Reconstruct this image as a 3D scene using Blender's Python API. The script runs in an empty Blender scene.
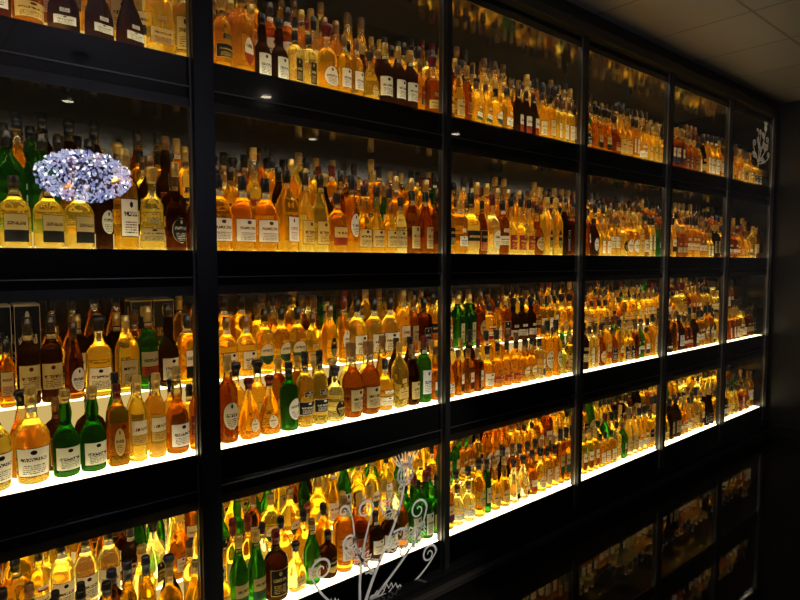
import bpy, bmesh, math, random
from mathutils import Vector, Matrix
random.seed(47)
S = bpy.context.scene
COL = S.collection
try:
    S.view_settings.view_transform = 'Standard'
    S.view_settings.look = 'None'
    S.view_settings.exposure = 0.3
except Exception: pass

# ------------------------------------------------------------------ helpers
def link(o, parent=None):
    COL.objects.link(o)
    if parent: o.parent = parent
    return o
def empty(name, loc=(0,0,0)):
    e = bpy.data.objects.new(name, None); e.location = loc; e.empty_display_size = .1
    return link(e)
def newmat(name):
    m = bpy.data.materials.new(name); m.use_nodes = True
    nt = m.node_tree; nt.nodes.clear()
    return m, nt
def N(nt, typ, **kw):
    n = nt.nodes.new(typ)
    for k, v in kw.items(): setattr(n, k, v)
    return n
def out(nt, sh):
    o = nt.nodes.new('ShaderNodeOutputMaterial'); nt.links.new(sh, o.inputs['Surface'])
def pmat(name, col, rough=.5, metal=0, spec=.5, bump=None):
    m, nt = newmat(name)
    p = N(nt, 'ShaderNodeBsdfPrincipled')
    p.inputs['Base Color'].default_value = (*col, 1); p.inputs['Roughness'].default_value = rough
    p.inputs['Metallic'].default_value = metal; p.inputs['Specular IOR Level'].default_value = spec
    if bump:
        tc = N(nt, 'ShaderNodeTexCoord'); no = N(nt, 'ShaderNodeTexNoise')
        no.inputs['Scale'].default_value = bump[0]
        nt.links.new(tc.outputs['Object'], no.inputs['Vector'])
        b = N(nt, 'ShaderNodeBump'); b.inputs['Strength'].default_value = bump[1]; b.inputs['Distance'].default_value = .01
        nt.links.new(no.outputs['Fac'], b.inputs['Height']); nt.links.new(b.outputs['Normal'], p.inputs['Normal'])
    out(nt, p.outputs[0]); return m
def emat(name, col, st):
    m, nt = newmat(name)
    e = N(nt, 'ShaderNodeEmission'); e.inputs[0].default_value = (*col, 1); e.inputs[1].default_value = st
    out(nt, e.outputs[0]); return m
def M(nt, op, a, b=None, c=None):
    n = nt.nodes.new('ShaderNodeMath'); n.operation = op
    for i, v in enumerate((a, b, c)):
        if v is None: continue
        if isinstance(v, (int, float)): n.inputs[i].default_value = v
        else: nt.links.new(v, n.inputs[i])
    return n.outputs[0]
def mixc(nt, fac, a, b, bt='MIX'):
    n = nt.nodes.new('ShaderNodeMix'); n.data_type = 'RGBA'; n.blend_type = bt
    nt.links.new(fac, n.inputs[0]) if not isinstance(fac, (int, float)) else setattr(n.inputs[0], 'default_value', fac)
    for idx, v in ((6, a), (7, b)):
        if isinstance(v, tuple): n.inputs[idx].default_value = (*v, 1)
        else: nt.links.new(v, n.inputs[idx])
    return n.outputs[2]
def ramp(nt, fac, cols):
    r = nt.nodes.new('ShaderNodeValToRGB'); r.color_ramp.interpolation = 'CONSTANT'
    cr = r.color_ramp; n = len(cols)
    cr.elements[0].position = 0; cr.elements[0].color = (*cols[0], 1)
    cr.elements[1].position = 1/n; cr.elements[1].color = (*cols[1], 1)
    for i in range(2, n):
        e = cr.elements.new(i/n); e.color = (*cols[i], 1)
    nt.links.new(fac, r.inputs[0]); return r.outputs[0]

class MB:
    def __init__(s): s.v=[]; s.f=[]; s.m=[]
    def box(s, x0,x1,y0,y1,z0,z1, mi=0, top=None):
        b=len(s.v)
        s.v += [(x0,y0,z0),(x1,y0,z0),(x1,y1,z0),(x0,y1,z0),(x0,y0,z1),(x1,y0,z1),(x1,y1,z1),(x0,y1,z1)]
        for n,f in enumerate(((3,2,1,0),(4,5,6,7),(0,1,5,4),(1,2,6,5),(2,3,7,6),(3,0,4,7))):
            s.f.append(tuple(b+i for i in f)); s.m.append(top if (n==1 and top is not None) else mi)
    def quad(s, pts, mi=0):
        b=len(s.v); s.v += pts; s.f.append((b,b+1,b+2,b+3)); s.m.append(mi)
    def obj(s, name, mats, parent=None, bevel=0):
        me = bpy.data.meshes.new(name); me.from_pydata(s.v, [], s.f)
        for m in mats: me.materials.append(m)
        me.polygons.foreach_set('material_index', s.m); me.update()
        o = bpy.data.objects.new(name, me); link(o, parent)
        if bevel:
            bv = o.modifiers.new('bevel','BEVEL'); bv.width = bevel; bv.segments = 2
        return o

# ------------------------------------------------------------------ materials
black_gloss = pmat('black_lacquer', (.006,.006,.006), .10)
black_satin = pmat('black_frame', (.010,.010,.009), .38)
dark_trim = pmat('bronze_trim', (.06,.052,.045), .35, .6)
edge_metal = pmat('brushed_edge', (.22,.21,.20), .35, .9)
back_mat = pmat('cabinet_back', (.010,.006,.003), .2, 0)
led_panel = emat('lit_shelf_panel', (1,.86,.52), 4.2)
riser_glow = emat('riser_backlight', (1,.68,.22), .55)  # glow added to the step fronts to backlight the bottles
riser_top = emat('riser_top_fill', (1,.82,.42), 4.8)  # glow added to the step tops to brighten the rear tiers
led_strip = emat('led_strip', (1,.86,.60), 15)  # added fill light for the label fronts

def glass_pane(name, k, rough=0):
    m, nt = newmat(name)
    t = N(nt,'ShaderNodeBsdfTransparent'); t.inputs[0].default_value=(.97,.98,.97,1)
    g = N(nt,'ShaderNodeBsdfGlossy'); g.inputs['Roughness'].default_value = rough
    fr = N(nt,'ShaderNodeFresnel'); fr.inputs[0].default_value = 1.5
    f = M(nt,'MULTIPLY', fr.outputs[0], k); f = M(nt,'MINIMUM', f, 1.0)
    mx = N(nt,'ShaderNodeMixShader'); nt.links.new(f, mx.inputs[0])
    nt.links.new(t.outputs[0], mx.inputs[1]); nt.links.new(g.outputs[0], mx.inputs[2])
    out(nt, mx.outputs[0]); return m
pane = glass_pane('window_glass', 1.9)

def bottle_glass(name, col=None, tr=.3):
    m, nt = newmat(name)
    g = N(nt,'ShaderNodeBsdfGlass'); g.inputs['Roughness'].default_value=.01; g.inputs['IOR'].default_value=1.46
    t = N(nt,'ShaderNodeBsdfTranslucent'); d = N(nt,'ShaderNodeBsdfDiffuse')
    if col is None:
        oi = N(nt,'ShaderNodeObjectInfo'); c = oi.outputs['Color']
        nt.links.new(c, g.inputs['Color'])
        c2 = mixc(nt, 1.0, c, c, 'MULTIPLY')
        for n in (t,d): nt.links.new(c2, n.inputs['Color'])
    else:
        for n in (g,t,d): n.inputs['Color'].default_value=(*col,1)
    a = N(nt,'ShaderNodeMixShader'); a.inputs[0].default_value=.15
    nt.links.new(t.outputs[0],a.inputs[1]); nt.links.new(d.outputs[0],a.inputs[2])
    b = N(nt,'ShaderNodeMixShader'); b.inputs[0].default_value=tr
    nt.links.new(g.outputs[0],b.inputs[1]); nt.links.new(a.outputs[0],b.inputs[2])
    out(nt,b.outputs[0]); return m
liquid = bottle_glass('whisky_liquid', None, .15)
green_g = bottle_glass('green_bottle_glass', (.15,.42,.08), .15)
dark_g = bottle_glass('dark_bottle_glass', (.17,.085,.03), .22)
def neck_mat():
    m, nt = newmat('clear_neck_glass')
    t = N(nt,'ShaderNodeBsdfTransparent'); t.inputs[0].default_value=(.97,.90,.68,1)
    g = N(nt,'ShaderNodeBsdfGlossy'); g.inputs['Roughness'].default_value=.05
    d = N(nt,'ShaderNodeBsdfTranslucent'); d.inputs[0].default_value=(.95,.76,.35,1)
    fr = N(nt,'ShaderNodeFresnel'); fr.inputs[0].default_value=1.6
    a = N(nt,'ShaderNodeMixShader'); a.inputs[0].default_value=.2
    nt.links.new(t.outputs[0],a.inputs[1]); nt.links.new(d.outputs[0],a.inputs[2])
    c = N(nt,'ShaderNodeMixShader'); nt.links.new(fr.outputs[0],c.inputs[0])
    nt.links.new(a.outputs[0],c.inputs[1]); nt.links.new(g.outputs[0],c.inputs[2])
    out(nt,c.outputs[0]); return m
neck_g = neck_mat()

def cap_mat():
    m, nt = newmat('bottle_capsule')
    oi = N(nt,'ShaderNodeObjectInfo')
    f = M(nt,'FRACT', M(nt,'MULTIPLY', oi.outputs['Object Index'], .2371))
    c = ramp(nt, f, [(.012,.012,.012),(.45,.28,.05),(.02,.02,.02),(.14,.012,.01),(.40,.26,.07),(.03,.018,.01),(.02,.015,.012),(.12,.06,.02),(.02,.025,.04),(.55,.34,.07),(.22,.11,.03),(.012,.012,.012)])
    p = N(nt,'ShaderNodeBsdfPrincipled'); p.inputs['Roughness'].default_value=.28; p.inputs['Metallic'].default_value=.4
    nt.links.new(c,p.inputs['Base Color']); out(nt,p.outputs[0]); return m
cap = cap_mat()

def label_mat(name, k, papers, inks):
    m, nt = newmat(name)
    uv = N(nt,'ShaderNodeUVMap'); sp = N(nt,'ShaderNodeSeparateXYZ'); nt.links.new(uv.outputs[0], sp.inputs[0])
    u, v = sp.outputs[0], sp.outputs[1]
    oi = N(nt,'ShaderNodeObjectInfo'); idx = oi.outputs['Object Index']
    f = M(nt,'FRACT', M(nt,'MULTIPLY', idx, k))
    sty = M(nt,'FRACT', M(nt,'MULTIPLY', idx, .4177))
    paper = ramp(nt, f, papers); ink = ramp(nt, f, inks)
    du = M(nt,'ABSOLUTE', M(nt,'SUBTRACT', u, .5))
    def band(x,a,b): return M(nt,'MULTIPLY', M(nt,'GREATER_THAN',x,a), M(nt,'LESS_THAN',x,b))
    def noise(su, vv, scale_off):
        cb = N(nt,'ShaderNodeCombineXYZ')
        nt.links.new(M(nt,'MULTIPLY',u,su), cb.inputs[0]); nt.links.new(vv, cb.inputs[1]); nt.links.new(M(nt,'MULTIPLY',idx,3.7+scale_off), cb.inputs[2])
        no = N(nt,'ShaderNodeTexNoise'); no.inputs['Scale'].default_value=1; no.inputs['Detail'].default_value=0
        nt.links.new(cb.outputs[0], no.inputs['Vector']); return no.outputs['Fac']
    vs = M(nt,'SUBTRACT', v, M(nt,'MULTIPLY', M(nt,'SUBTRACT', sty, .5), .22))
    title = M(nt,'MULTIPLY', M(nt,'MULTIPLY', band(vs,.53,.65), M(nt,'LESS_THAN',du,.36)), M(nt,'GREATER_THAN', noise(34, M(nt,'MULTIPLY',v,14), 0), .47))
    ln = M(nt,'MULTIPLY', v, 15)
    txt = M(nt,'MULTIPLY', M(nt,'MULTIPLY', band(v,.08,.40), M(nt,'LESS_THAN',du,.33)),
          M(nt,'MULTIPLY', M(nt,'GREATER_THAN', M(nt,'FRACT',ln), .5), M(nt,'GREATER_THAN', noise(55, M(nt,'MULTIPLY',M(nt,'FLOOR',ln),7.3), 1), .46)))
    dv = M(nt,'MULTIPLY', M(nt,'SUBTRACT', v, .84), 1.1)
    em = M(nt,'MULTIPLY', M(nt,'LESS_THAN', M(nt,'ADD', M(nt,'MULTIPLY',du,du), M(nt,'MULTIPLY',dv,dv)), .0075), M(nt,'LESS_THAN', sty, .6))
    border = M(nt,'GREATER_THAN', M(nt,'MAXIMUM', du, M(nt,'ABSOLUTE', M(nt,'SUBTRACT', v, .5))), .478)
    mask = M(nt,'MAXIMUM', M(nt,'MAXIMUM', title, txt), M(nt,'MAXIMUM', em, border))
    low = M(nt,'MULTIPLY', M(nt,'LESS_THAN', v, .42), M(nt,'GREATER_THAN', sty, .68))
    paper2 = ramp(nt, M(nt,'FRACT', M(nt,'MULTIPLY', idx, .771)), [(.35,.05,.02),(.6,.4,.1),(.03,.05,.12),(.05,.12,.05),(.5,.3,.12),(.02,.02,.02)])
    paper = mixc(nt, low, paper, paper2)
    c = mixc(nt, mask, paper, ink)
    d = N(nt,'ShaderNodeBsdfDiffuse'); t = N(nt,'ShaderNodeBsdfTranslucent')
    nt.links.new(c,d.inputs[0]); nt.links.new(c,t.inputs[0])
    mx = N(nt,'ShaderNodeMixShader'); mx.inputs[0].default_value=.25
    nt.links.new(d.outputs[0],mx.inputs[1]); nt.links.new(t.outputs[0],mx.inputs[2])
    out(nt,mx.outputs[0]); return m
K=(.01,.01,.01); G=(.6,.4,.1); DR=(.2,.02,.01)
label_a = label_mat('paper_label', .1379, [(.84,.77,.58),(.72,.60,.36),(.88,.85,.76),(.02,.02,.018),(.78,.68,.45),(.58,.42,.16),(.86,.82,.70),(.28,.04,.02),(.80,.72,.5),(.86,.83,.74),(.66,.46,.14),(.02,.02,.02),(.84,.78,.6),(.45,.34,.16),(.80,.74,.6),(.88,.86,.8)],
                    [K,DR,K,G,K,K,(.1,.05,.02),G,DR,(.02,.03,.1),(.1,.02,.01),(.7,.66,.55),K,K,K,DR])
carton_m = label_mat('carton_print', .3713, [(.05,.04,.03),(.10,.06,.03),(.03,.03,.03),(.02,.02,.025)], [G,(.5,.45,.3),G,(.6,.55,.45)])

# ------------------------------------------------------------------ bottles
def sstep(a,b,x):
    t=max(0,min(1,(x-a)/(b-a))); return t*t*(3-2*t)
def sect(kind, th):
    if kind=='square':
        n=6; return .93/((abs(math.cos(th))**n+abs(math.sin(th))**n)**(1/n))
    if kind=='tri':
        a=(th+math.pi/3)%(2*math.pi/3)-math.pi/3
        return min(1.16,.86/math.cos(a))
    if kind=='oval':
        return 1/math.sqrt((math.cos(th)/.62)**2+(math.sin(th)/1.15)**2)
    if kind=='dimple':
        a=(th+math.pi/3)%(2*math.pi/3)-math.pi/3
        return 1.08-.22*math.cos(a*1.5)**4
    return 1
SH = {
 'tall':   ([(.030,0),(.0355,.002),(.0375,.010),(.0377,.165),(.0365,.177),(.031,.190),(.022,.203),(.0162,.214),(.0145,.228),(.0140,.270)], .215,.236,.292,.045,.135,1.15,'round'),
 'slope':  ([(.031,0),(.037,.003),(.0385,.012),(.0385,.135),(.036,.158),(.030,.180),(.0225,.203),(.0170,.226),(.0148,.246),(.0140,.280)], .225,.252,.300,.030,.120,1.1,'round'),
 'dumpy':  ([(.036,0),(.044,.003),(.0475,.012),(.048,.120),(.0465,.136),(.040,.152),(.027,.165),(.018,.173),(.0155,.185),(.0150,.225)], .172,.196,.245,.030,.105,1.1,'round'),
 'bulb':   ([(.030,0),(.037,.003),(.0395,.012),(.0400,.110),(.0385,.130),(.031,.150),(.0205,.168),(.0168,.182),(.0190,.200),(.0200,.215),(.0175,.232),(.0145,.245),(.0140,.275)], .20,.250,.296,.025,.105,1.15,'round'),
 'square': ([(.034,0),(.039,.003),(.041,.010),(.041,.178),(.0395,.188),(.031,.199),(.020,.208),(.0155,.216),(.0145,.228),(.0140,.262)], .207,.230,.282,.035,.130,.62,'square'),
 'tri':    ([(.034,0),(.040,.003),(.042,.010),(.042,.155),(.040,.172),(.034,.190),(.024,.210),(.0175,.224),(.0150,.236),(.0145,.272)], .222,.242,.290,.035,.125,.75,'tri'),
 'flask':  ([(.036,0),(.042,.003),(.045,.012),(.049,.080),(.050,.120),(.046,.150),(.034,.176),(.021,.192),(.0160,.202),(.0150,.214),(.0145,.245)], .19,.216,.262,.035,.120,.85,'oval'),
 'dimple': ([(.038,0),(.046,.003),(.050,.014),(.051,.060),(.048,.100),(.037,.135),(.024,.165),(.0180,.190),(.0155,.210),(.0145,.245)], .165,.212,.262,.030,.085,.6,'dimple'),
 'decant': ([(.040,0),(.048,.003),(.050,.012),(.0475,.050),(.043,.100),(.044,.135),(.041,.155),(.028,.172),(.0175,.184),(.0165,.200),(.0165,.238)], .172,.222,.275,.025,.100,1.0,'round'),
 'pot':    ([(.034,0),(.041,.003),(.043,.012),(.046,.070),(.0485,.120),(.047,.142),(.039,.160),(.026,.174),(.0175,.188),(.0150,.206),(.0145,.262)], .188,.228,.284,.025,.110,1.1,'round'),
 'slim':   ([(.024,0),(.0285,.002),(.0300,.009),(.0302,.175),(.029,.188),(.024,.204),(.0175,.220),(.0140,.234),(.0130,.290)], .22,.246,.306,.060,.150,1.1,'round'),
 'bell':   ([(.038,0),(.0445,.003),(.046,.012),(.0445,.060),(.040,.100),(.033,.140),(.026,.175),(.0195,.205),(.0155,.228),(.0145,.262)], .20,.232,.284,.025,.080,1.0,'round'),
}
SEG=24
def interp(prof,z):
    for (r0,z0),(r1,z1) in zip(prof,prof[1:]):
        if z0<=z<=z1: return r0+(r1-r0)*(z-z0)/max(1e-6,z1-z0)
    return prof[-1][0]
def rad(kind,r,th):
    w=sstep(.018,.034,r); return r*(1+(sect(kind,th)-1)*w)
def make_bottle(key, glass, style):
    prof,fill,c0,top,l0,l1,arc,kind = SH[key]
    bm=bmesh.new(); uvl=bm.loops.layers.uv.new('UVMap')
    def ring(r,z,k=None,seg=SEG):
        return [bm.verts.new((rad(k or kind,r,2*math.pi*i/seg)*math.cos(2*math.pi*i/seg),rad(k or kind,r,2*math.pi*i/seg)*math.sin(2*math.pi*i/seg),z)) for i in range(seg)]
    def loft(a,b,mi):
        for i in range(len(a)):
            f=bm.faces.new((a[i],a[(i+1)%len(a)],b[(i+1)%len(a)],b[i])); f.material_index=mi; f.smooth=True
    zs=[]
    for (r0,z0),(r1,z1) in zip(prof,prof[1:]):
        zs.append((r0,z0))
        if z1-z0>.012 and z1-z0<.06 and abs(r1-r0)>.003: zs.append(((r0+r1)/2,(z0+z1)/2))
    zs.append(prof[-1])
    rings=[ring(r,z) for r,z in zs]
    f=bm.faces.new(list(reversed(rings[0]))); f.material_index=0
    for j in range(len(rings)-1):
        zc=(zs[j][1]+zs[j+1][1])/2
        loft(rings[j],rings[j+1],0 if (zc<fill or glass!='l') else 1)
    f=bm.faces.new(rings[-1]); f.material_index=1 if glass=='l' else 0
    rc=interp(prof,c0)+.0012; r2=interp(prof,prof[-1][1])+.0014
    cp=[(rc,c0),(r2,c0+.012),(r2,top-.028),(r2+.0022,top-.026),(r2+.0022,top-.019),(r2+.0005,top-.016),(r2+.0005,top-.003),(r2-.002,top)]
    if key in('decant','dimple'):
        cp=[(rc,c0),(r2,c0+.008),(r2,top-.040),(r2+.001,top-.034),(r2+.007,top-.024),(r2+.008,top-.012),(r2+.004,top-.003),(r2-.004,top)]
    cr=[ring(r,z,'round') for r,z in cp]
    for j in range(len(cr)-1): loft(cr[j],cr[j+1],2)
    f=bm.faces.new(cr[-1]); f.material_index=2
    f=bm.faces.new(list(reversed(cr[0]))); f.material_index=2
    def label(z0,z1,a,n=14,m=4,oval=False):
        if oval: m=8
        g=[[None]*(n+1) for _ in range(m+1)]
        for j in range(m+1):
            z=z0+(z1-z0)*j/m
            aw=a*(math.sqrt(max(.02,1-((j/m-.5)*2)**2)) if oval else 1)
            for i in range(n+1):
                th=-aw+2*aw*i/n; r=rad(kind,interp(prof,z),th)+.0009
                g[j][i]=bm.verts.new((r*math.cos(th),r*math.sin(th),z))
        for j in range(m):
            for i in range(n):
                f=bm.faces.new((g[j][i],g[j][i+1],g[j+1][i+1],g[j+1][i])); f.material_index=3; f.smooth=True
                for lp,(a_,b_) in zip(f.loops,((i,j),(i+1,j),(i+1,j+1),(i,j+1))): lp[uvl].uv=(a_/n,b_/m)
    if style==0: label(l0,l1,arc)
    elif style==1:
        label(l0+.005,l0+(l1-l0)*.62,arc*1.25)
        label(l0+(l1-l0)*.82,l1+.004,arc*.6,8,2)
    elif style==2: label(l0,l1+.004,arc*.8,oval=True)
    else:
        label(l0-.008,l1+.012,arc*.75,m=6)
    if key in('tall','pot','slope','dumpy','square') and style!=2:
        label(c0-.020,c0-.004,1.3,8,2)
    me=bpy.data.meshes.new('bottle_%s_%s_%d'%(key,glass,style)); bm.to_mesh(me); bm.free()
    g={'l':liquid,'g':green_g,'d':dark_g}[glass]
    for m in (g,neck_g,cap,label_a): me.materials.append(m)
    return me
MESH={}
for k in SH:
    for g in 'lgd':
        for st in (0,1,2,3): MESH[(k,g,st)]=make_bottle(k,g,st)
def make_carton():
    bm=bmesh.new(); uvl=bm.loops.layers.uv.new('UVMap')
    w=.044; h=.31
    c=[(w,-w),(w,w),(-w,w),(-w,-w)]
    lo=[bm.verts.new((x,y,0)) for x,y in c]; hi=[bm.verts.new((x,y,h)) for x,y in c]
    for i in range(4):
        f=bm.faces.new((lo[i],lo[(i+1)%4],hi[(i+1)%4],hi[i]))
        for lp,t in zip(f.loops,((0,0),(1,0),(1,1),(0,1))): lp[uvl].uv=t
    top=[bm.verts.new((x*.95,y*.95,h+.004)) for x,y in c]
    for i in range(4): bm.faces.new((hi[i],hi[(i+1)%4],top[(i+1)%4],top[i])).material_index=1
    bm.faces.new(top).material_index=1; bm.faces.new(list(reversed(lo))).material_index=1
    me=bpy.data.meshes.new('gift_carton'); bm.to_mesh(me); bm.free()
    me.materials.append(carton_m); me.materials.append(cap); return me
CARTON=make_carton()

# ------------------------------------------------------------------ cabinet
YP=[-1.42,-.32,.783,1.879,2.937,3.935,4.91,5.82]
ROW={1:2.166,2:1.558,3:.885,4:.25}
BEAM={1:.125,2:.115,3:.155,4:.12}
TOPZ=2.72; CEIL=2.87; DEP=.58
cab=empty('display_cabinet')
Y0,Y1=YP[0],YP[-1]
b=MB()
for r,z in ROW.items():
    b.box(-DEP,-.012,Y0,Y1,z-BEAM[r],z-.008)
    b.box(-.016,-.010,Y0,Y1,z-.008,z+.001)
b.box(-DEP,-.012,Y0,Y1,TOPZ,CEIL-.002)
b.box(-DEP,-.02,Y0,Y0+.02,.13,TOPZ); b.box(-DEP,-.02,Y1-.02,Y1,.13,TOPZ)
b.obj('shelf_beams',[black_gloss],cab)
b=MB(); b.box(-DEP-.02,-DEP,Y0,Y1,0.001,CEIL-.002); b.obj('back_panel',[back_mat],cab)
b=MB()
for i,y in enumerate(YP):
    w=.034 if i==2 else .015
    b.box(-.030,.024,y-w,y+w,.001,CEIL-.001)
b.obj('posts',[black_satin],cab,.002)
b=MB()
for i,(a,c) in enumerate(zip(YP,YP[1:])):
    wa=.034 if i==2 else .015; wc=.034 if i==1 else .015
    b.box(-.004,.005,a+wa,a+wa+.004,.13,TOPZ+.02); b.box(-.004,.005,c-wc-.004,c-wc,.13,TOPZ+.02)
    for r in (1,2,3):
        zz=ROW[r]-BEAM[r]*.75
        b.box(.0005,.004,a+wa,c-wc,zz-.0015,zz+.0015)
b.obj('pane_edges',[edge_metal],cab)
b=MB()
for r,z in ROW.items(): b.box(-DEP+.01,-.018,Y0+.022,Y1-.022,z-.0075,z)
b.obj('lit_shelf_panels',[led_panel],cab)
CE=(TOPZ,ROW[1]-BEAM[1],ROW[2]-BEAM[2],ROW[3]-BEAM[3])
b=MB()
for zt in CE: b.box(-.018,-.013,Y0+.02,Y1-.02,zt-.030,zt)
b.obj('light_pelmets',[black_satin],cab)  # lips added to hide the fill strips from view
b=MB()
for zt in CE: b.box(-.034,-.019,Y0+.02,Y1-.02,zt-.008,zt-.001)
b.obj('fill_strips',[led_strip],cab)  # added glowing strips, out of sight, that brighten the labels
TIER={1:[(.090,0),(.176,.050),(.268,.11),(.362,.165),(.460,.21)],
      2:[(.090,0),(.176,.050),(.268,.095),(.362,.13),(.460,.155)],
      3:[(.090,0),(.172,0),(.272,.19),(.362,.20),(.460,.23)],
      4:[(.090,0),(.172,0),(.272,.11),(.362,.125),(.460,.14)]}
b=MB()
for r,z in ROW.items():
    T=TIER[r]
    for (d0,h0),(d,h) in zip(T,T[1:]):
        if h<=h0: continue
        b.box(-DEP+.012,-d+.044,Y0+.022,Y1-.022,z+h0+(.001 if h0==0 else 0),z+h-.0008,0,1)
b.obj('glow_risers',[riser_glow,riser_top],cab)  # steps made to glow as added backlight behind the bottles
b=MB()
for a,c in zip(YP,YP[1:]): b.quad([(0,a+.015,.13),(0,c-.015,.13),(0,c-.015,TOPZ+.02),(0,a+.015,TOPZ+.02)])
b.obj('glass_panes',[pane],cab)
b=MB(); b.box(-.01,.05,Y0,Y1,.001,.13); b.box(-.01,.075,Y0,Y1,.055,.085,1); b.obj('plinth',[black_gloss,dark_trim],cab,.003)
b=MB(); b.box(-.01,.045,Y0,Y1,TOPZ+.025,TOPZ+.075); b.box(-.01,.03,Y0,Y1,TOPZ+.085,CEIL-.001,1); b.obj('trim_1',[dark_trim,black_satin],None,.003)

# ------------------------------------------------------------------ fill the shelves
wb=empty('whisky_bottles')
LIQ=[((.98,.87,.38),5),((.97,.81,.27),6),((.95,.74,.19),6),((.90,.65,.14),4),((.76,.48,.08),3),((1,.93,.58),3),((.58,.31,.055),3),((.36,.17,.04),1)]
def wchoice(l):
    t=random.random()*sum(w for _,w in l)
    for v,w in l:
        t-=w
        if t<=0: return v
    return l[-1][0]
KW=[('tall',8),('slope',6),('dumpy',3),('bulb',4),('square',3),('tri',3),('flask',2),('dimple',1.5),('decant',2),('pot',3),('slim',5),('bell',1)]
WID={'tall':.038,'slope':.039,'dumpy':.048,'bulb':.040,'square':.040,'tri':.046,'flask':.057,'dimple':.055,'decant':.050,'pot':.0485,'slim':.0305,'bell':.046}
cnt=0
for r,z in ROW.items():
    for ti,(d,h) in enumerate(TIER[r]):
        y=Y0+.026+random.random()*.03; run=0
        while True:
            left = y<.78
            if run<=0:
                k=wchoice(KW); t=random.random()
                gp=.10 if r>=3 else .02
                dk=.24 if left and r in(2,3) and ti!=0 else (.12 if left else .06)
                g='g' if t<gp else ('d' if t<gp+dk else 'l')
                col=wchoice(LIQ)
                if left and r==3 and random.random()<.35: col=(.80,.50,.08)
                idx=random.randint(1,997); run=random.choice((1,1,1,1,2,2,3)); sc=random.uniform(.72,.95); st=random.choice((0,0,1,2,3))
                if g=='g' : k=random.choice(('tall','slope','tri','slim','bulb')); run=min(run,2)
                sz=min(sc*random.uniform(.94,1.22),.313/SH[k][3])
                box = r==3 and ti==4 and left and random.random()<.15
            if box:
                s=.85; w=.047*s
                if y+2*w>Y1-.026: break
                o=bpy.data.objects.new('gift_box',CARTON); o.location=(-d,y+w,z+h+.0005); o.scale=(s,s,s)
            else:
                w=WID[k]*sc
                if y+2*w>Y1-.026: break
                o=bpy.data.objects.new('bottle',MESH[(k,g,st)])
                o.location=(-d+random.uniform(-.003,.003),y+w,z+h+.0005)
                o.scale=(min(sc,.95),sc,sz); o.rotation_euler=(0,0,random.uniform(-.15,.4))
            o.color=(*col,1); o.pass_index=idx
            link(o,wb); cnt+=1; run-=1
            y+=2*w+random.uniform(0,.005)
print('bottles',cnt)

# ------------------------------------------------------------------ thistle ornaments (frosted vinyl on the glass)
decal_m,nt=newmat('frosted_vinyl')
d=N(nt,'ShaderNodeBsdfDiffuse'); t=N(nt,'ShaderNodeBsdfTranslucent')
d.inputs[0].default_value=(.95,.93,.88,1); t.inputs[0].default_value=(.95,.93,.86,1)
mx=N(nt,'ShaderNodeMixShader'); mx.inputs[0].default_value=.35
nt.links.new(d.outputs[0],mx.inputs[1]); nt.links.new(t.outputs[0],mx.inputs[2]); out(nt,mx.outputs[0])
def spiral(cx,cy,r0,turns,a0,dirn=1,n=26):
    return [(cx+r0*(1-i/n*.85)*math.cos(a0+dirn*turns*2*math.pi*i/n), cy+r0*(1-i/n*.85)*math.sin(a0+dirn*turns*2*math.pi*i/n)) for i in range(n+1)]
def bez(p0,p1,p2,p3,n=18):
    r=[]
    for i in range(n+1):
        t=i/n; q=1-t
        r.append((q**3*p0[0]+3*q*q*t*p1[0]+3*q*t*t*p2[0]+t**3*p3[0], q**3*p0[1]+3*q*q*t*p1[1]+3*q*t*t*p2[1]+t**3*p3[1]))
    return r
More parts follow.
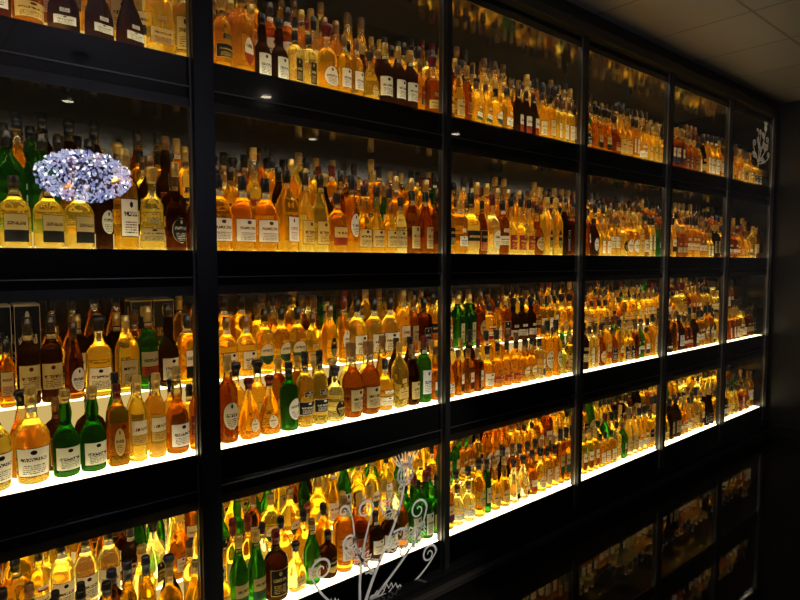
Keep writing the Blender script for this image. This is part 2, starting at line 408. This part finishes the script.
def thistle(name, y, z, s, wd=.0054):
    V=[];F=[]
    def add(pts,w0=1,w1=.4):
        w0*=wd; w1*=wd; n=len(pts); b0=len(V)
        for i,(px,py) in enumerate(pts):
            a=pts[max(0,i-1)]; c=pts[min(n-1,i+1)]
            dx,dy=c[0]-a[0],c[1]-a[1]; L=math.hypot(dx,dy) or 1
            t=i/(n-1); w=w0+(w1-w0)*t
            V.append((0,px-dy/L*w,py+dx/L*w)); V.append((0,px+dy/L*w,py-dx/L*w))
        for i in range(n-1):
            k=b0+2*i; F.append((k,k+1,k+3,k+2))
    add(bez((-.02,-.16),(.05,.10),(.20,.20),(.23,.40)),1.6,.9)
    add(bez((.0,-.10),(.14,.02),(.33,.10),(.36,.26)),1.3,.7)
    add(bez((0,-.12),(-.03,.10),(.02,.22),(.06,.34)),1.3,.6)
    add(bez((0,-.12),(-.10,-.03),(-.20,.04),(-.24,.16)),1.3,.6)
    add(bez((0,-.12),(.15,-.12),(.34,-.06),(.42,.04)),1.3,.6)
    add(spiral(-.19,.16,.05,1.5,math.pi,-1)); add(spiral(.02,.34,.04,1.5,0,1))
    add(spiral(.375,.04,.045,1.5,0,1)); add(spiral(.31,.26,.05,1.4,0,1))
    add(bez((.10,.10),(.02,.14),(-.06,.14),(-.09,.22))); add(spiral(-.055,.225,.035,1.4,math.pi,-1))
    add(bez((.17,.20),(.26,.22),(.28,.16),(.25,.11))); add(spiral(.225,.105,.028,1.3,0,-1))
    add(bez((-.07,-.02),(-.16,-.06),(-.22,-.05),(-.25,.0))); add(spiral(-.22,.005,.03,1.3,math.pi,-1))
    add(bez((.02,.10),(-.06,.22),(-.02,.30),(-.06,.36))); add(spiral(-.085,.36,.025,1.3,0,1))
    for (bx,by,ang,L) in ((.06,.06,2.2,.17),(.13,.13,.3,.18),(.04,-.04,-.15,.2),(.20,.27,2.5,.13),(.28,.10,1.0,.12),(-.08,-.03,2.9,.14)):
        n=16
        for sg in (1,-1):
            pts=[]
            for i in range(n+1):
                t=i/n; wv=.030*math.sin(math.pi*t)*(1.4 if i%2 else .7)+.001
                pts.append((bx+math.cos(ang)*L*t-sg*math.sin(ang)*wv, by+math.sin(ang)*L*t+sg*math.cos(ang)*wv))
            add(pts,.6,.6)
        add([(bx,by),(bx+math.cos(ang)*L,by+math.sin(ang)*L)],.9,.4)
        for q in (.3,.5,.7):
            cx=bx+math.cos(ang)*L*q; cy=by+math.sin(ang)*L*q
            for sg in (1,-1): add([(cx,cy),(cx+math.cos(ang+sg*.8)*.028,cy+math.sin(ang+sg*.8)*.028)],.6,.3)
    hx,hy=.235,.435
    add([(hx+.042*math.cos(a*math.pi/12),hy+.045*math.sin(a*math.pi/12)) for a in range(25)],.9,.9)
    for i in range(-2,3):
        add([(hx+i*.016,hy-.035),(hx+i*.016+.012,hy),(hx+i*.012,hy+.035)],.45,.45)
        add([(hx+i*.016,hy-.035),(hx+i*.016-.012,hy),(hx+i*.012,hy+.035)],.45,.45)
    for i in range(-4,5): add([(hx+i*.008,hy+.04),(hx+i*.019,hy+.100-.003*abs(i))],.6,.35)
    me=bpy.data.meshes.new(name); me.from_pydata(V,[],F); me.materials.append(decal_m)
    o=bpy.data.objects.new(name,me); link(o)
    so=o.modifiers.new('solid','SOLIDIFY'); so.thickness=.0008
    o.location=(.003,y,z); o.scale=(1,s,s); return o
thistle('thistle_ornament',1.41,.18,1.0)
thistle('thistle_ornament',5.50,2.40,.55,.007)
def spot(loc,tgt,e,ang,name='ornament_fill_spot'):  # fill spot, added to brighten the ornaments on the glass
    la=bpy.data.lights.new(name,'SPOT'); la.energy=e; la.shadow_soft_size=.02; la.color=(1,.95,.85); la.spot_size=math.radians(ang); la.spot_blend=.6
    lo=bpy.data.objects.new(name,la); lo.location=loc
    lo.rotation_euler=(Vector(tgt)-Vector(loc)).to_track_quat('-Z','Y').to_euler(); link(lo)
spot((2.6,2.4,2.84),(0,1.45,.42),230,24)  # added light for the near ornament
spot((2.6,4.6,2.84),(0,5.55,2.5),25,14)  # added light for the far ornament

# ------------------------------------------------------------------ crystal chandelier (seen mirrored in the glass)
ch=empty('crystal_chandelier',(2.47,1.00,2.08))
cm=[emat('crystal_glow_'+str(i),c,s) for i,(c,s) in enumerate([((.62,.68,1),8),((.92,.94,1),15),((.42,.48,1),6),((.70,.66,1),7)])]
bm=bmesh.new(); rnd=random.Random(4); n=1500
for i in range(n):
    zz=1-2*(i+.5)/n; th=i*2.39996; rr=math.sqrt(1-zz*zz); k=rnd.uniform(.82,1.06)
    p=Vector((rr*math.cos(th)*.275*k, rr*math.sin(th)*.275*k, zz*.160*k))
    r=bmesh.ops.create_icosphere(bm,subdivisions=1,radius=rnd.uniform(.006,.013),matrix=Matrix.Translation(p))
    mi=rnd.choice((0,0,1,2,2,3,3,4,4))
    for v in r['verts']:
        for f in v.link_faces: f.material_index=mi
me=bpy.data.meshes.new('crystals'); bm.to_mesh(me); bm.free()
for m in cm: me.materials.append(m)
me.materials.append(pmat('crystal_dark',(.25,.28,.4),.1,.5))
link(bpy.data.objects.new('crystals',me),ch)
bm=bmesh.new()
bmesh.ops.create_uvsphere(bm,u_segments=20,v_segments=10,radius=1,matrix=Matrix.Diagonal((.20,.20,.11,1)))
bmesh.ops.create_cone(bm,segments=12,radius1=.004,radius2=.004,depth=.66,matrix=Matrix.Translation((0,0,.44)))
bmesh.ops.create_cone(bm,cap_ends=True,segments=24,radius1=.06,radius2=.05,depth=.03,matrix=Matrix.Translation((0,0,.773)))
me=bpy.data.meshes.new('frame'); bm.to_mesh(me); bm.free(); me.materials.append(pmat('chrome_dark',(.05,.05,.07),.3,.8))
link(bpy.data.objects.new('frame',me),ch)

# ------------------------------------------------------------------ room
XR=4.6; YB=-3.2; YF=5.86
def plane(name,pts,mat):
    b=MB(); b.quad(pts); return b.obj(name,[mat])
fm,nt=newmat('polished_dark_floor')
tc=N(nt,'ShaderNodeTexCoord'); br=N(nt,'ShaderNodeTexBrick'); br.offset=0
br.inputs['Scale'].default_value=1; br.inputs['Brick Width'].default_value=.6; br.inputs['Row Height'].default_value=.6
br.inputs['Mortar Size'].default_value=.004; br.inputs['Color1'].default_value=(.008,.006,.005,1); br.inputs['Color2'].default_value=(.010,.008,.006,1); br.inputs['Mortar'].default_value=(.003,.003,.003,1)
nt.links.new(tc.outputs['Object'],br.inputs['Vector'])
no=N(nt,'ShaderNodeTexNoise'); no.inputs['Scale'].default_value=45; nt.links.new(tc.outputs['Object'],no.inputs['Vector'])
bp=N(nt,'ShaderNodeBump'); bp.inputs['Strength'].default_value=.012; bp.inputs['Distance'].default_value=.01; nt.links.new(no.outputs['Fac'],bp.inputs['Height'])
p=N(nt,'ShaderNodeBsdfPrincipled'); p.inputs['Roughness'].default_value=.02; p.inputs['Specular IOR Level'].default_value=.62
nt.links.new(br.outputs['Color'],p.inputs['Base Color']); nt.links.new(bp.outputs['Normal'],p.inputs['Normal']); out(nt,p.outputs[0])
plane('floor',[(-.62,YB,0),(XR,YB,0),(XR,YF,0),(-.62,YF,0)],fm)
cmt,nt=newmat('ceiling_tiles')
tc=N(nt,'ShaderNodeTexCoord'); br=N(nt,'ShaderNodeTexBrick'); br.offset=0
br.inputs['Scale'].default_value=1; br.inputs['Brick Width'].default_value=.6; br.inputs['Row Height'].default_value=.6
br.inputs['Mortar Size'].default_value=.008; br.inputs['Color1'].default_value=(.16,.15,.14,1); br.inputs['Color2'].default_value=(.18,.168,.155,1); br.inputs['Mortar'].default_value=(.07,.065,.06,1)
nt.links.new(tc.outputs['Object'],br.inputs['Vector'])
p=N(nt,'ShaderNodeBsdfPrincipled'); p.inputs['Roughness'].default_value=.45
bp=N(nt,'ShaderNodeBump'); bp.inputs['Distance'].default_value=.006; bp.invert=True
nt.links.new(br.outputs['Fac'],bp.inputs['Height']); nt.links.new(bp.outputs['Normal'],p.inputs['Normal'])
nt.links.new(br.outputs['Color'],p.inputs['Base Color']); out(nt,p.outputs[0])
plane('ceiling',[(-.62,YB,CEIL),(-.62,YF,CEIL),(XR,YF,CEIL),(XR,YB,CEIL)],cmt)
wm=pmat('dark_wall_paint',(.018,.016,.014),.45,bump=(60,.1))
plane('wall_left',[(-.62,YB,0),(-.62,YF,0),(-.62,YF,CEIL),(-.62,YB,CEIL)],wm)
plane('wall_right',[(XR,YB,0),(XR,YB,CEIL),(XR,YF,CEIL),(XR,YF,0)],wm)
plane('wall_far',[(-.62,YF,0),(XR,YF,0),(XR,YF,CEIL),(-.62,YF,CEIL)],wm)
plane('wall_back',[(-.62,YB,0),(-.62,YB,CEIL),(XR,YB,CEIL),(XR,YB,0)],wm)
b=MB(); b.box(.08,XR,YF-.015,YF-.001,.001,.10); b.obj('baseboard_far',[black_satin])
dl=emat('downlight_glow',(1,.85,.6),8)
for i,(x,y) in enumerate([(2.6,-.6),(2.6,2.4),(2.6,4.6),(3.8,1.2),(3.8,3.6)]):
    bm=bmesh.new()
    r=bmesh.ops.create_cone(bm,cap_ends=True,segments=24,radius1=.045,radius2=.045,depth=.004)
    R1=[bm.verts.new((.047*math.cos(k*math.pi/12),.047*math.sin(k*math.pi/12),-.004)) for k in range(24)]
    R2=[bm.verts.new((.065*math.cos(k*math.pi/12),.065*math.sin(k*math.pi/12),-.002)) for k in range(24)]
    for k in range(24):
        f=bm.faces.new((R1[k],R1[(k+1)%24],R2[(k+1)%24],R2[k])); f.material_index=1
    me=bpy.data.meshes.new('ceiling_downlight'); bm.to_mesh(me); bm.free(); me.materials.append(dl); me.materials.append(dark_trim)
    o=bpy.data.objects.new('ceiling_downlight',me); o.location=(x,y,CEIL-.004); link(o)
la=bpy.data.lights.new('ceiling_fill_spot','SPOT'); la.energy=130; la.shadow_soft_size=.15; la.color=(1,.9,.78); la.spot_size=math.radians(70); la.spot_blend=1  # unseen fill behind the camera, added to brighten the ceiling
lo=bpy.data.objects.new('ceiling_fill_spot',la); lo.location=(3.2,-2.2,1.2)
lo.rotation_euler=(Vector((1.6,3.6,2.87))-Vector(lo.location)).to_track_quat('-Z','Y').to_euler(); link(lo)

w=bpy.data.worlds.new('World'); S.world=w; w.use_nodes=True
w.node_tree.nodes['Background'].inputs[0].default_value=(.01,.009,.008,1)

# ------------------------------------------------------------------ camera
cam=bpy.data.cameras.new('Camera'); cam.lens=27; cam.sensor_width=36; cam.clip_start=.02
co=bpy.data.objects.new('Camera',cam); link(co)
co.location=(1.9,0,1.52)
yaw=math.radians(49.6); pit=math.radians(3.6)
dv=Vector((-math.sin(yaw)*math.cos(pit),math.cos(yaw)*math.cos(pit),-math.sin(pit)))
co.rotation_euler=dv.to_track_quat('-Z','Y').to_euler()
S.camera=co
